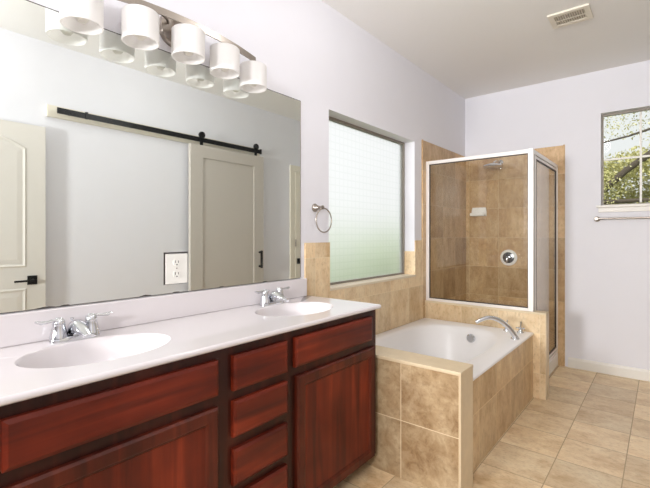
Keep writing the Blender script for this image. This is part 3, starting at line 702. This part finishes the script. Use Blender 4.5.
# ---------------------------------------------------------------- towel bar, vent
tbz = thing('towel_bar', (1.6, YF - .07, 1.39), 'long thin nickel towel bar under the small far window', 'towel bar')
for xx in (1.215, 1.86):
    a_ = MB(); a_.lathe((xx, YF, 1.392), [(.024, -.0005), (.024, -.008), (.014, -.016), (.011, -.050), (.014, -.056), (.014, -.080), (0, -.082)], 'y', 24); a_.build('post', 'nickel', tbz, True)
a_ = MB(); a_.cyl((1.222, YF - .068, 1.394), (1.853, YF - .068, 1.394), .0085, n=16); a_.build('bar', 'nickel', tbz, True)
vt = thing('ceiling_vent', (1.19, 3.24, H), 'almond rectangular louvred air vent in the ceiling', 'vent')
a_ = MB(); a_.slab_holes('z', H - .012, H - .0005, 1.070, 1.312, 3.128, 3.342, [(1.103, 1.280, 3.162, 3.308)]); a_.build('frame', 'ventmetal', vt)
a_ = MB(); a_.box((1.103, 3.162, H - .003), (1.280, 3.308, H - .0008)); a_.build('duct_opening', 'ventdark', vt)
a_ = MB()
for i in range(13):
    x = 1.108 + i * .0137
    a_.prism([(x, H - .012), (x + .0015, H - .012), (x + .0075, H - .004), (x + .006, H - .004)], 'y', 3.162, 3.308)
a_.build('louvres', 'ventmetal', vt)
a_ = MB(); a_.box((1.103, 3.228, H - .0135), (1.280, 3.242, H - .0125)); a_.build('centre_rib', 'ventmetal', vt)

# ---------------------------------------------------------------- mounts for the added ceiling fill lights, kept out of the frame
for (lx, ly, lp), lb in zip(ADDED_FILLS, ('added unseen fill lamp above the near end of the vanity', 'added unseen fill lamp above the far end of the vanity')):
    cl = thing('added_fill_mount', (lx, ly, H), lb, 'lamp', 'added fill lamps')
    a_ = MB(); a_.lathe((lx, ly, H), [(.065, -.0005), (.065, -.014), (.055, -.022), (.012, -.026), (.012, -.055), (.022, -.058), (.022, -.075), (0, -.075)], 'z', 40); a_.build('canopy', 'nickel', cl, True)

# ---------------------------------------------------------------- outside
structure(MB().box((-9, -4, -.5), (12, 16, -.35)).build('ground', 'ground'), 'grassy ground outside the house', 'ground')
def leaves(mb, c, R, n, s, squash=.7):
    for _ in range(n):
        while True:
            p = Vector([random.uniform(-1, 1) for _ in range(3)])
            if p.length < 1: break
        p = Vector((p.x * R, p.y * R, p.z * R * squash)) + Vector(c)
        a = Vector([random.gauss(0, 1) for _ in range(3)]).normalized(); b_ = a.orthogonal().normalized(); q = s * random.uniform(.6, 1.3)
        b_ = (Matrix.Rotation(random.uniform(0, 6.28), 3, a) @ b_); c_ = a.cross(b_)
        vs_ = [mb.bm.verts.new(p + b_ * q * u + c_ * q * w_) for u, w_ in ((-1, 0), (0, -.45), (1, 0), (0, .45))]
        mb.bm.faces.new(vs_)
tree = thing('oak_tree', (3.6, 9.5, -.35), 'spreading oak with grey branches and yellow-green leaves outside the small window', 'tree')
t_ = MB()
t_.tube([(-1.4, 9.6, -.35), (-1.2, 9.5, .9), (-.4, 9.3, 1.3)], [.28, .2, .13], 12)
t_.tube([(-1.2, 9.5, .9), (-.4, 9.25, 1.3), (.6, 9.15, 1.85), (1.17, 9.1, 2.40), (1.64, 9.1, 2.76), (2.05, 9.1, 3.15), (2.6, 9.1, 3.8), (3.8, 9.3, 4.6)], [.15, .10, .065, .055, .06, .075, .09, .12], 12)
t_.tube([(2.05, 9.1, 3.12), (1.6, 9.05, 3.10), (1.22, 9.0, 2.99), (.87, 9.0, 2.93), (.3, 9.0, 2.75)], [.035, .022, .018, .015, .01], 8)
t_.tube([(1.64, 9.1, 2.76), (2.2, 9.0, 2.6), (2.9, 8.9, 2.9)], [.04, .03, .02], 8)
t_.tube([(.6, 9.15, 1.85), (1.5, 9.0, 1.85), (2.4, 8.9, 2.1)], [.045, .035, .025], 8)
t_.build('branches', 'bark', tree, True)
l_ = MB()
for _ in range(95):
    x = random.uniform(.2, 3.0); z = random.uniform(.9, 2.75)
    leaves(l_, (x, random.uniform(9.3, 10.2), z), .34, 400, .030)
for _ in range(26):
    leaves(l_, (random.uniform(.2, 3.2), random.uniform(8.6, 9.1), random.uniform(1.0, 2.6)), .26, 120, .024)
for _ in range(22):
    leaves(l_, (random.uniform(.2, 3.2), random.uniform(9.0, 10), random.uniform(2.9, 4.0)), .35, 110, .022)
l_.build('foliage', 'leaf', tree)
hd_ = MB()
for _ in range(60):
    leaves(hd_, (random.uniform(-2.6, -1.8), random.uniform(1.4, 9.0), random.uniform(-.2, 1.25)), .5, 110, .07, .8)
hdo = hd_.build('hedge', 'hedge'); recenter(hdo, (-2.2, 5, -.35))
tag(hdo, 'green hedge blurred behind the frosted window', 'hedge')
